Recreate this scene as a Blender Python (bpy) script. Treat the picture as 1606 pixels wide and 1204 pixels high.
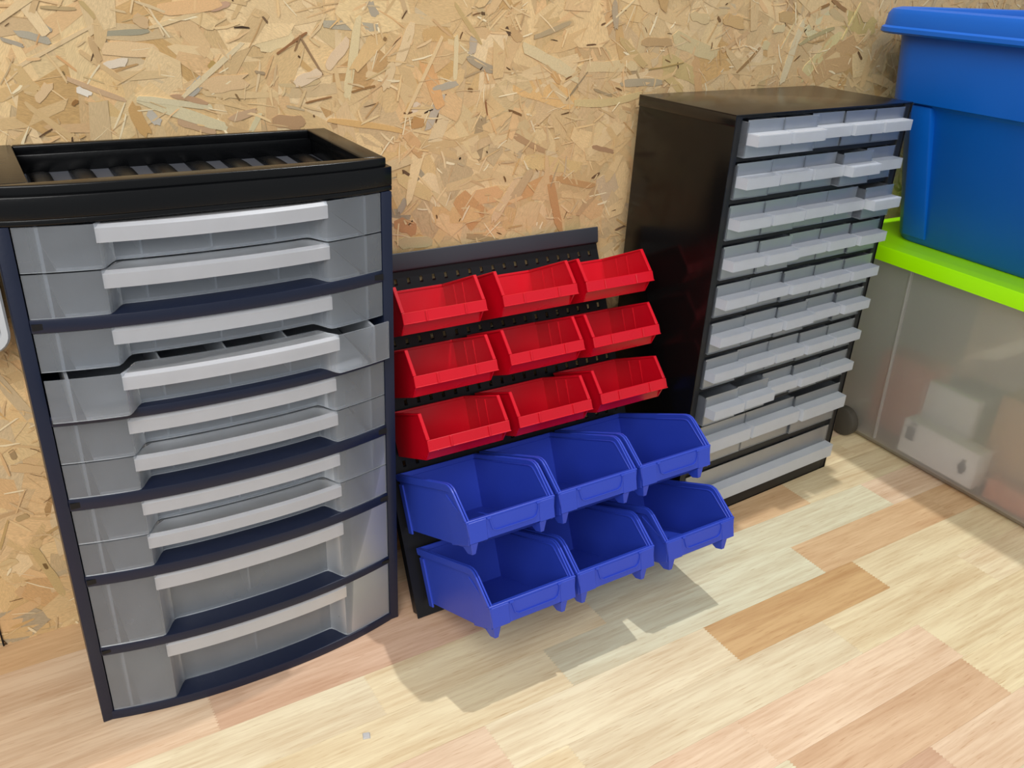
import bpy, bmesh, math, random
from mathutils import Vector, Matrix
random.seed(11)
S = bpy.context.scene
for o in list(bpy.data.objects): bpy.data.objects.remove(o, do_unlink=True)
COL = S.collection

# ------------------------------------------------------------------ camera
FPX = 1347.59
cam_d = bpy.data.cameras.new('camera'); cam = bpy.data.objects.new('camera', cam_d); COL.objects.link(cam)
cam_d.sensor_fit = 'HORIZONTAL'; cam_d.sensor_width = 36.0; cam_d.lens = 36.0 * FPX / 1606.0
cam_d.clip_start = 0.01; cam_d.clip_end = 50
CAMP = Vector((0.2716, -0.88, 0.6917))
CAMR = (Matrix.Rotation(-0.5493, 3, 'Z') @ Matrix.Rotation(-0.0463, 3, 'Y') @ Matrix.Rotation(1.1129, 3, 'X'))
cam.matrix_world = Matrix.Translation(CAMP) @ CAMR.to_4x4()
S.camera = cam

# ------------------------------------------------------------------ world, lamps, exposure
W = bpy.data.worlds.new('world'); S.world = W; W.use_nodes = True
bg = W.node_tree.nodes['Background']
bg.inputs['Color'].default_value = (0.93, 0.97, 1.0, 1); bg.inputs['Strength'].default_value = 0.42
def area(name, loc, target, size, power, color=(1, 1, 1), shape='DISK', size_y=None):
    d = bpy.data.lights.new(name, 'AREA'); d.shape = shape; d.size = size; d.energy = power; d.color = color
    if size_y: d.size_y = size_y
    o = bpy.data.objects.new(name, d); COL.objects.link(o); o.location = loc
    o.rotation_euler = (Vector(target) - Vector(loc)).to_track_quat('-Z', 'Y').to_euler()
    return o
area('ceiling_lamp', (1.30, -0.10, 2.60), (1.1, -0.3, 0), 0.05, 30, (0.98, 0.99, 1.0))
area('fill_light', (-0.60, -1.95, 2.00), (0.8, -0.1, 0.3), 2.0, 60, (1.0, 0.98, 0.95))  # unseen soft fill, added to brighten the upright faces
vs = S.view_settings
S.display_settings.display_device = 'sRGB'
vs.view_transform = 'Standard'; vs.look = 'None'; vs.gamma = 1.0; vs.use_curve_mapping = False
vs.exposure = 0.07

# ------------------------------------------------------------------ helpers
def lin(r, g, b):
    f = lambda c: (c / 255.0 / 12.92) if c <= 10.3 else ((c / 255.0 + 0.055) / 1.055) ** 2.4
    return (f(r), f(g), f(b), 1.0)
def tag(o, label=None, cat=None, group=None, kind=None):
    if label: o['label'] = label
    if cat: o['category'] = cat
    if group: o['group'] = group
    if kind: o['kind'] = kind
    return o
def empty(name, loc=(0, 0, 0), rz=0.0, parent=None):
    o = bpy.data.objects.new(name, None); o.empty_display_size = 0.02; COL.objects.link(o)
    o.location = loc; o.rotation_euler = (0, 0, rz)
    if parent: o.parent = parent
    return o
def link(name, me, m=None, parent=None, loc=None):
    o = bpy.data.objects.new(name, me); COL.objects.link(o)
    if m and not me.materials: me.materials.append(m)
    if parent: o.parent = parent
    if loc: o.location = loc
    return o
class MB:
    """collects solid pieces into one bmesh"""
    def __init__(s): s.bm = bmesh.new()
    def poly_prism(s, pts, axis, a, b, taper=None):
        """pts: 2D outline; extruded along axis ('x','y','z') from a to b"""
        def P(p, t):
            return {'x': (t, p[0], p[1]), 'y': (p[0], t, p[1]), 'z': (p[0], p[1], t)}[axis]
        v0 = [s.bm.verts.new(P(p, a)) for p in pts]
        v1 = [s.bm.verts.new(P(p, b)) for p in (taper or pts)]
        n = len(pts)
        for i in range(n): s.bm.faces.new((v0[i], v0[(i + 1) % n], v1[(i + 1) % n], v1[i]))
        s.bm.faces.new(v0[::-1]); s.bm.faces.new(v1)
        return s
    def box(s, x0, x1, y0, y1, z0, z1):
        return s.poly_prism([(x0, y0), (x1, y0), (x1, y1), (x0, y1)], 'z', z0, z1)
    def hexa(s, c):
        """8 corners: 4 bottom ring, 4 top ring"""
        v = [s.bm.verts.new(p) for p in c]
        for f in ((3, 2, 1, 0), (4, 5, 6, 7), (0, 1, 5, 4), (1, 2, 6, 5), (2, 3, 7, 6), (3, 0, 4, 7)):
            s.bm.faces.new([v[i] for i in f])
        return s
    def loops(s, rings, close_start=True, close_end=True):
        vs = [[s.bm.verts.new(p) for p in r] for r in rings]
        n = len(rings[0])
        for a, b in zip(vs, vs[1:]):
            for i in range(n): s.bm.faces.new((a[i], a[(i + 1) % n], b[(i + 1) % n], b[i]))
        if close_start: s.bm.faces.new(vs[0][::-1])
        if close_end: s.bm.faces.new(vs[-1])
        return s
    def sweep(s, path_pts, section):
        """path_pts: list of functions/points; section(i) -> ring of 3D points"""
        return s.loops([section(p) for p in path_pts])
    def mesh(s, name, bevel=0.0, seg=2, ang=30, smooth=True):
        bm = s.bm
        bmesh.ops.recalc_face_normals(bm, faces=bm.faces)
        if bevel:
            ed = [e for e in bm.edges if len(e.link_faces) == 2 and e.calc_face_angle(0) > math.radians(ang)]
            try: bmesh.ops.bevel(bm, geom=ed, offset=bevel, segments=seg, profile=0.5, affect='EDGES', clamp_overlap=True)
            except Exception: pass
        me = bpy.data.meshes.new(name)
        if smooth:
            for f in bm.faces: f.smooth = True
            for e in bm.edges:
                if len(e.link_faces) == 2: e.smooth = e.calc_face_angle(0) < math.radians(32)
        bm.to_mesh(me); bm.free()
        return me
    def obj(s, name, m, parent=None, bevel=0.0, seg=2, loc=None, ang=30):
        return link(name, s.mesh(name, bevel, seg, ang), m, parent, loc)

def rrect(x0, x1, y0, y1, r, z, n=6):
    out = []
    for cx, cy, a0 in ((x1 - r, y1 - r, 0), (x0 + r, y1 - r, 90), (x0 + r, y0 + r, 180), (x1 - r, y0 + r, 270)):
        for i in range(n + 1):
            a = math.radians(a0 + 90.0 * i / n); out.append((cx + r * math.cos(a), cy + r * math.sin(a), z))
    return out

# ------------------------------------------------------------------ materials
def mat(name):
    m = bpy.data.materials.new(name); m.use_nodes = True
    nt = m.node_tree; b = nt.nodes['Principled BSDF']; return m, nt, b
def N(nt, t, **kw):
    n = nt.nodes.new(t)
    for k, v in kw.items():
        if k in n.inputs: n.inputs[k].default_value = v
        else: setattr(n, k, v)
    return n
def plastic(name, col, rough=0.35, spec=0.5, grain=0.06, bump=0.0, scale=300):
    m, nt, b = mat(name)
    tc = N(nt, 'ShaderNodeTexCoord'); nz = N(nt, 'ShaderNodeTexNoise'); nz.inputs['Scale'].default_value = 14; nz.inputs['Detail'].default_value = 5
    nt.links.new(tc.outputs['Object'], nz.inputs['Vector'])
    hs = N(nt, 'ShaderNodeHueSaturation'); hs.inputs['Color'].default_value = col
    mr = N(nt, 'ShaderNodeMapRange'); mr.inputs['To Min'].default_value = 1 - grain; mr.inputs['To Max'].default_value = 1 + grain
    nt.links.new(nz.outputs['Fac'], mr.inputs['Value']); nt.links.new(mr.outputs['Result'], hs.inputs['Value'])
    nt.links.new(hs.outputs['Color'], b.inputs['Base Color'])
    mr2 = N(nt, 'ShaderNodeMapRange'); mr2.inputs['To Min'].default_value = rough - 0.07; mr2.inputs['To Max'].default_value = rough + 0.09
    nt.links.new(nz.outputs['Fac'], mr2.inputs['Value']); nt.links.new(mr2.outputs['Result'], b.inputs['Roughness'])
    b.inputs['Specular IOR Level'].default_value = spec
    if bump:
        n2 = N(nt, 'ShaderNodeTexNoise'); n2.inputs['Scale'].default_value = scale; n2.inputs['Detail'].default_value = 2
        nt.links.new(tc.outputs['Object'], n2.inputs['Vector'])
        bp = N(nt, 'ShaderNodeBump'); bp.inputs['Strength'].default_value = bump; bp.inputs['Distance'].default_value = 0.0006
        nt.links.new(n2.outputs['Fac'], bp.inputs['Height']); nt.links.new(bp.outputs['Normal'], b.inputs['Normal'])
    return m
M = {}
M['navy'] = plastic('navy_plastic', lin(20, 28, 50), 0.38, 0.4, bump=0.15)
M['black_plastic'] = plastic('black_plastic', lin(8, 9, 11), 0.26, 0.3, bump=0.12)
M['red'] = plastic('red_plastic', lin(198, 6, 30), 0.28, 0.5, bump=0.1)
M['blue'] = plastic('blue_plastic', lin(44, 68, 180), 0.36, 0.45, bump=0.1)
M['tub'] = plastic('tub_blue_plastic', lin(0, 92, 190), 0.42, 0.4, bump=0.1)
M['lime'] = plastic('lime_plastic', lin(170, 250, 0), 0.38, 0.4)
M['black_metal'] = plastic('black_enamel', lin(13, 12, 12), 0.17, 0.36, bump=0.05, scale=120)
M['top_metal'] = plastic('shinier_black_enamel', lin(20, 19, 18), 0.2, 0.6, bump=0.05, scale=120)  # case enamel again, lighter and shinier to strengthen the reflection on top
M['panel'] = plastic('panel_enamel', lin(17, 17, 20), 0.4, 0.35)
M['rail'] = plastic('lightened_rail_enamel', lin(58, 61, 68), 0.45, 0.4)  # panel enamel lightened: the rail's brighter lighting is put into the colour
M['frame_black'] = plastic('inner_frame_plastic', lin(28, 29, 31), 0.5, 0.4)
M['wheel'] = plastic('grey_wheel_plastic', lin(70, 66, 58), 0.6, 0.3)
M['pale'] = plastic('pale_grey_plastic', lin(205, 210, 214), 0.4, 0.4)
M['dark'] = plastic('dark_inset', lin(18, 18, 20), 0.5, 0.3)
M['midgrey'] = plastic('mid_grey_plastic', lin(96, 100, 102), 0.5, 0.3)
M['card'] = plastic('white_card', lin(240, 236, 236), 0.7, 0.2)
M['brown'] = plastic('terracotta_card', lin(214, 140, 112), 0.8, 0.2)
M['tan'] = plastic('tan_card', lin(205, 160, 120), 0.8, 0.2)
M['print'] = plastic('grey_print', lin(120, 118, 122), 0.7, 0.2)

def frosted(name, col, see=0.38, rough=0.4):
    """frosted polypropylene: partly see-through, partly scattering"""
    m, nt, b = mat(name); nt.nodes.remove(b)
    out = nt.nodes['Material Output']
    tr = N(nt, 'ShaderNodeBsdfTransparent'); tr.inputs['Color'].default_value = (0.9, 0.92, 0.94, 1)
    di = N(nt, 'ShaderNodeBsdfDiffuse'); di.inputs['Color'].default_value = col
    tl = N(nt, 'ShaderNodeBsdfTranslucent'); tl.inputs['Color'].default_value = col
    gl = N(nt, 'ShaderNodeBsdfGlossy'); gl.inputs['Roughness'].default_value = rough; gl.inputs['Color'].default_value = (1, 1, 1, 1)
    tc = N(nt, 'ShaderNodeTexCoord'); nz = N(nt, 'ShaderNodeTexNoise'); nz.inputs['Scale'].default_value = 30; nz.inputs['Detail'].default_value = 6
    nt.links.new(tc.outputs['Object'], nz.inputs['Vector'])
    mr = N(nt, 'ShaderNodeMapRange'); mr.inputs['To Min'].default_value = see - 0.06; mr.inputs['To Max'].default_value = see + 0.06
    nt.links.new(nz.outputs['Fac'], mr.inputs['Value'])
    a = N(nt, 'ShaderNodeMixShader'); a.inputs['Fac'].default_value = 0.5
    nt.links.new(di.outputs[0], a.inputs[1]); nt.links.new(tl.outputs[0], a.inputs[2])
    c = N(nt, 'ShaderNodeMixShader'); nt.links.new(mr.outputs['Result'], c.inputs['Fac'])
    nt.links.new(a.outputs[0], c.inputs[1]); nt.links.new(tr.outputs[0], c.inputs[2])
    fr = N(nt, 'ShaderNodeFresnel'); fr.inputs['IOR'].default_value = 1.35
    d = N(nt, 'ShaderNodeMixShader'); nt.links.new(fr.outputs[0], d.inputs['Fac'])
    nt.links.new(c.outputs[0], d.inputs[1]); nt.links.new(gl.outputs[0], d.inputs[2])
    nt.links.new(d.outputs[0], out.inputs['Surface'])
    return m
M['frost_l'] = frosted('frosted_drawer', lin(224, 230, 238), 0.79)
M['frost_wall'] = frosted('frosted_drawer_wall', lin(232, 237, 244), 0.56)
M['frost_tray'] = frosted('frosted_small_tray', lin(228, 233, 242), 0.87)
M['dust'] = plastic('dusty_tray_plastic', lin(62, 64, 70), 0.45, 0.4, grain=0.3)
M['frost_handle'] = frosted('frosted_handle', lin(240, 241, 245), 0.44)
M['frost_r'] = frosted('frosted_small_drawer', lin(226, 233, 244), 0.91)
M['frost_r_handle'] = frosted('frosted_small_handle', lin(243, 247, 254), 0.34)

def frost_box(name):
    m, nt, b = mat(name); nt.nodes.remove(b); out = nt.nodes['Material Output']
    rf = N(nt, 'ShaderNodeBsdfRefraction'); rf.inputs['Roughness'].default_value = 0.34; rf.inputs['IOR'].default_value = 1.22; rf.inputs['Color'].default_value = (0.97, 0.97, 0.95, 1)
    tr = N(nt, 'ShaderNodeBsdfTransparent'); tr.inputs['Color'].default_value = (1, 1, 1, 1)
    di = N(nt, 'ShaderNodeBsdfDiffuse'); di.inputs['Color'].default_value = lin(248, 249, 249)
    tl = N(nt, 'ShaderNodeBsdfTranslucent'); tl.inputs['Color'].default_value = lin(250, 250, 248)
    gl = N(nt, 'ShaderNodeBsdfGlossy'); gl.inputs['Roughness'].default_value = 0.38
    r2 = N(nt, 'ShaderNodeMixShader'); r2.inputs['Fac'].default_value = 0.78; nt.links.new(rf.outputs[0], r2.inputs[1]); nt.links.new(tr.outputs[0], r2.inputs[2])
    a = N(nt, 'ShaderNodeMixShader'); a.inputs['Fac'].default_value = 0.55; nt.links.new(di.outputs[0], a.inputs[1]); nt.links.new(tl.outputs[0], a.inputs[2])
    c = N(nt, 'ShaderNodeMixShader'); c.inputs['Fac'].default_value = 0.76; nt.links.new(a.outputs[0], c.inputs[1]); nt.links.new(r2.outputs[0], c.inputs[2])
    fr = N(nt, 'ShaderNodeFresnel'); fr.inputs['IOR'].default_value = 1.3
    d = N(nt, 'ShaderNodeMixShader'); nt.links.new(fr.outputs[0], d.inputs['Fac']); nt.links.new(c.outputs[0], d.inputs[1]); nt.links.new(gl.outputs[0], d.inputs[2])
    nt.links.new(d.outputs[0], out.inputs['Surface']); return m
M['frost_box'] = frost_box('frosted_storage_box')

def wood():
    """bench staves: tone from each stave's object colour, grain along x"""
    m, nt, b = mat('hardwood_stave')
    oi = N(nt, 'ShaderNodeObjectInfo'); tc = N(nt, 'ShaderNodeTexCoord')
    off = N(nt, 'ShaderNodeVectorMath', operation='SCALE'); off.inputs['Scale'].default_value = 37.0
    cmb = N(nt, 'ShaderNodeCombineXYZ'); nt.links.new(oi.outputs['Random'], cmb.inputs['X']); nt.links.new(oi.outputs['Random'], cmb.inputs['Y'])
    nt.links.new(cmb.outputs[0], off.inputs[0])
    add = N(nt, 'ShaderNodeVectorMath', operation='ADD'); nt.links.new(tc.outputs['Object'], add.inputs[0]); nt.links.new(off.outputs[0], add.inputs[1])
    def stretched(sx, sy, scale, det):
        mp = N(nt, 'ShaderNodeMapping'); mp.inputs['Scale'].default_value = (sx, sy, sy)
        nt.links.new(add.outputs[0], mp.inputs['Vector'])
        nz = N(nt, 'ShaderNodeTexNoise'); nz.inputs['Scale'].default_value = scale; nz.inputs['Detail'].default_value = det; nz.inputs['Distortion'].default_value = 0.4
        nt.links.new(mp.outputs[0], nz.inputs['Vector']); return nz
    broad = stretched(2.2, 26, 1.6, 4); fine = stretched(14, 240, 1.0, 3); pore = stretched(40, 700, 1.0, 2)
    r1 = N(nt, 'ShaderNodeMapRange'); r1.inputs['From Min'].default_value = 0.3; r1.inputs['From Max'].default_value = 0.7; r1.inputs['To Min'].default_value = 0.80; r1.inputs['To Max'].default_value = 1.07
    nt.links.new(broad.outputs['Fac'], r1.inputs['Value'])
    r2 = N(nt, 'ShaderNodeMapRange'); r2.inputs['From Min'].default_value = 0.3; r2.inputs['From Max'].default_value = 0.7; r2.inputs['To Min'].default_value = 0.84; r2.inputs['To Max'].default_value = 1.06
    nt.links.new(fine.outputs['Fac'], r2.inputs['Value'])
    r3 = N(nt, 'ShaderNodeMapRange'); r3.inputs['From Min'].default_value = 0.24; r3.inputs['From Max'].default_value = 0.40; r3.inputs['To Min'].default_value = 0.72; r3.inputs['To Max'].default_value = 1.0
    nt.links.new(pore.outputs['Fac'], r3.inputs['Value'])
    p = N(nt, 'ShaderNodeMath', operation='MULTIPLY'); nt.links.new(r1.outputs[0], p.inputs[0]); nt.links.new(r2.outputs[0], p.inputs[1])
    q = N(nt, 'ShaderNodeMath', operation='MULTIPLY'); nt.links.new(p.outputs[0], q.inputs[0]); nt.links.new(r3.outputs[0], q.inputs[1])
    # darker grain also shifts towards red-brown
    hs = N(nt, 'ShaderNodeMix', data_type='RGBA', blend_type='MULTIPLY'); hs.inputs[0].default_value = 1.0
    rp = N(nt, 'ShaderNodeValToRGB'); rp.color_ramp.elements[0].position = 0.55; rp.color_ramp.elements[0].color = (0.66, 0.52, 0.42, 1)
    rp.color_ramp.elements[1].position = 1.0; rp.color_ramp.elements[1].color = (1, 1, 1, 1)
    nt.links.new(q.outputs[0], rp.inputs['Fac']); nt.links.new(oi.outputs['Color'], hs.inputs[6]); nt.links.new(rp.outputs['Color'], hs.inputs[7])
    nt.links.new(hs.outputs[2], b.inputs['Base Color']); b.inputs['Roughness'].default_value = 0.42; b.inputs['Specular IOR Level'].default_value = 0.35
    bp = N(nt, 'ShaderNodeBump'); bp.inputs['Strength'].default_value = 0.12; bp.inputs['Distance'].default_value = 0.0005
    nt.links.new(fine.outputs['Fac'], bp.inputs['Height']); nt.links.new(bp.outputs['Normal'], b.inputs['Normal'])
    return m
M['wood'] = wood()

def strand_mat():
    """wood strands: colour from the mesh attribute, grain along each strand's own u axis"""
    m, nt, b = mat('wood_strand')
    at = N(nt, 'ShaderNodeAttribute'); at.attribute_name = 'col'
    uv = N(nt, 'ShaderNodeUVMap'); uv.uv_map = 'UVMap'
    mp = N(nt, 'ShaderNodeMapping'); mp.inputs['Scale'].default_value = (35, 520, 1); nt.links.new(uv.outputs[0], mp.inputs['Vector'])
    nz = N(nt, 'ShaderNodeTexNoise'); nz.inputs['Scale'].default_value = 1.0; nz.inputs['Detail'].default_value = 4; nt.links.new(mp.outputs[0], nz.inputs['Vector'])
    mp2 = N(nt, 'ShaderNodeMapping'); mp2.inputs['Scale'].default_value = (18, 60, 1); nt.links.new(uv.outputs[0], mp2.inputs['Vector'])
    n2 = N(nt, 'ShaderNodeTexNoise'); n2.inputs['Scale'].default_value = 1.0; n2.inputs['Detail'].default_value = 5; nt.links.new(mp2.outputs[0], n2.inputs['Vector'])
    r1 = N(nt, 'ShaderNodeMapRange'); r1.inputs['From Min'].default_value = 0.3; r1.inputs['From Max'].default_value = 0.7; r1.inputs['To Min'].default_value = 0.80; r1.inputs['To Max'].default_value = 1.12
    r2 = N(nt, 'ShaderNodeMapRange'); r2.inputs['From Min'].default_value = 0.3; r2.inputs['From Max'].default_value = 0.7; r2.inputs['To Min'].default_value = 0.86; r2.inputs['To Max'].default_value = 1.10
    nt.links.new(nz.outputs['Fac'], r1.inputs['Value']); nt.links.new(n2.outputs['Fac'], r2.inputs['Value'])
    p = N(nt, 'ShaderNodeMath', operation='MULTIPLY'); nt.links.new(r1.outputs[0], p.inputs[0]); nt.links.new(r2.outputs[0], p.inputs[1])
    sc = N(nt, 'ShaderNodeVectorMath', operation='SCALE'); nt.links.new(at.outputs['Color'], sc.inputs[0]); nt.links.new(p.outputs[0], sc.inputs['Scale'])
    nt.links.new(sc.outputs[0], b.inputs['Base Color']); b.inputs['Roughness'].default_value = 0.5; b.inputs['Specular IOR Level'].default_value = 0.35
    bp = N(nt, 'ShaderNodeBump'); bp.inputs['Strength'].default_value = 0.35; bp.inputs['Distance'].default_value = 0.0006
    nt.links.new(nz.outputs['Fac'], bp.inputs['Height']); nt.links.new(bp.outputs['Normal'], b.inputs['Normal'])
    return m
M['strand'] = strand_mat()

# ------------------------------------------------------------------ wall of oriented strand board
def on_wall(u, v):
    r = CAMR @ Vector(((u - 803) / FPX, -(v - 602) / FPX, -1.0)); t = -CAMP.y / r.y
    p = CAMP + r * t; return p.x, p.z
wall = MB().box(-0.5, 2.6, 0.0, 0.018, -0.06, 1.35).obj('wall_back', plastic('board_core', lin(214, 180, 130), 0.7, 0.2, grain=0.25))
tag(wall, kind='structure')
def strand_poly(cx, cz, L, w, ang, rnd, ragged=0.12, m=3, bend=0.0):
    """outline in the wall plane: a splinter with wavering sides and torn ends; returns [(x, z, u, v)]"""
    ca, sa = math.cos(ang), math.sin(ang); h = L / 2; k = w / 2
    def half(t): return k * rnd.uniform(.78, 1.1) * (rnd.uniform(.45, .95) if abs(t) > .85 else 1)
    ts = [-1 + 2 * i / (m - 1) for i in range(m)]
    pts = [(t * h * (1 - rnd.uniform(0, ragged) * (abs(t) > .9) * 2), -half(t)) for t in ts]
    pts.append((h * (1 - rnd.uniform(-.3, 1) * ragged), rnd.uniform(-.5, .1) * k))
    if m > 4: pts.append((h * (1 - rnd.uniform(.2, 1.6) * ragged), rnd.uniform(.1, .4) * k))
    pts += [(t * h * (1 - rnd.uniform(0, ragged) * (abs(t) > .9) * 2), half(t)) for t in ts[::-1]]
    pts.append((-h * (1 - rnd.uniform(-.3, 1) * ragged), rnd.uniform(-.1, .5) * k))
    ou, ov = rnd.uniform(0, 40), rnd.uniform(0, 40); out = []
    for a, b in pts:
        b += bend * (1 - (a / h) ** 2) * L
        out.append((cx + a * ca - b * sa, cz + a * sa + b * ca, a + ou, b + ov))
    return out
def build_strands(name, polys, parent, thick):
    """polys: (pts, colour, depth, tx, tz): flat splinters standing proud of the board"""
    V, F, UV, C = [], [], [], []
    for pts, c, d, tx, tz in polys:
        n = len(pts); b = len(V)
        mx = sum(p[0] for p in pts) / n; mz = sum(p[1] for p in pts) / n
        for p in pts: V.append((p[0], -d - (p[0] - mx) * tx - (p[1] - mz) * tz, p[1]))
        F.append(tuple(range(b, b + n))); UV += [(p[2], p[3]) for p in pts]; C += [c] * n
        if thick:
            for p in pts: V.append((p[0], 0.0005, p[1]))
            for i in range(n):
                j = (i + 1) % n
                F.append((b + i, b + n + i, b + n + j, b + j)); UV += [(pts[i][2], pts[i][3])] * 2 + [(pts[j][2], pts[j][3])] * 2
                C += [tuple(x * 0.8 for x in c[:3]) + (1,)] * 4
    me = bpy.data.meshes.new(name); me.from_pydata(V, [], F)
    uvl = me.uv_layers.new(name='UVMap'); ca = me.color_attributes.new('col', 'FLOAT_COLOR', 'CORNER')
    uvl.data.foreach_set('uv', [x for p in UV for x in p]); ca.data.foreach_set('color', [x for p in C for x in p])
    me.materials.append(M['strand']); me.update()
    return link(name, me, None, parent)
TONES = [(214, 176, 120), (222, 186, 130), (208, 166, 106), (200, 160, 104), (224, 192, 142), (216, 170, 116), (196, 160, 116), (188, 146, 94), (230, 202, 158), (206, 178, 126), (176, 150, 112), (214, 160, 104), (166, 150, 124), (160, 116, 74)]
TW = [10, 10, 9, 8, 7, 6, 5, 4, 4, 6, 2, 4, 1.6, 1.4]
rnd = random.Random(5)
polys = []
def tone(k=0):
    c = rnd.choices(TONES, TW)[0]; j = rnd.uniform(0.96, 1.05); k = 0.42 if rnd.random() < .88 else 0.85
    return lin(*(min(250, (m + (x - m) * k) * j) for x, m in zip(c, (234, 204, 156))))
# three generations of splinters, coarse below, fine on top
for gen, (cnt, Lr, wr) in enumerate([(6000, (0.07, 0.17), (0.022, 0.06)), (3600, (0.03, 0.11), (0.004, 0.020)), (15000, (0.005, 0.034), (0.0005, 0.0030))]):
    for i in range(cnt):
        x = rnd.uniform(-0.45, 2.5); z = rnd.uniform(-0.03, 1.2)
        L = rnd.uniform(*Lr); w = rnd.uniform(*wr); a = rnd.gauss(0, 1.0) if rnd.random() < .6 else rnd.uniform(0, math.pi)
        c = tone()
        if gen == 2 and rnd.random() < .06: q = rnd.uniform(.5, 1.2); c = lin(110 * q, 78 * q, 46 * q); L *= .45; w *= .8
        if gen == 2 and rnd.random() < .13: c = lin(246, 226, 184)  # pale slivers: glints on fibre edges, put into the colour
        d = (0.0004, 0.0010, 0.0018)[gen] + rnd.random() * 0.0005
        polys.append((strand_poly(x, z, L, w, a, rnd, .12, 3 if gen else 4, rnd.gauss(0, .03)), c, d, rnd.gauss(0, .010), rnd.gauss(0, (.010, .025, .06)[gen])))
fld = build_strands('strand_field', polys, wall, False); tag(fld, kind='stuff')
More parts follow.
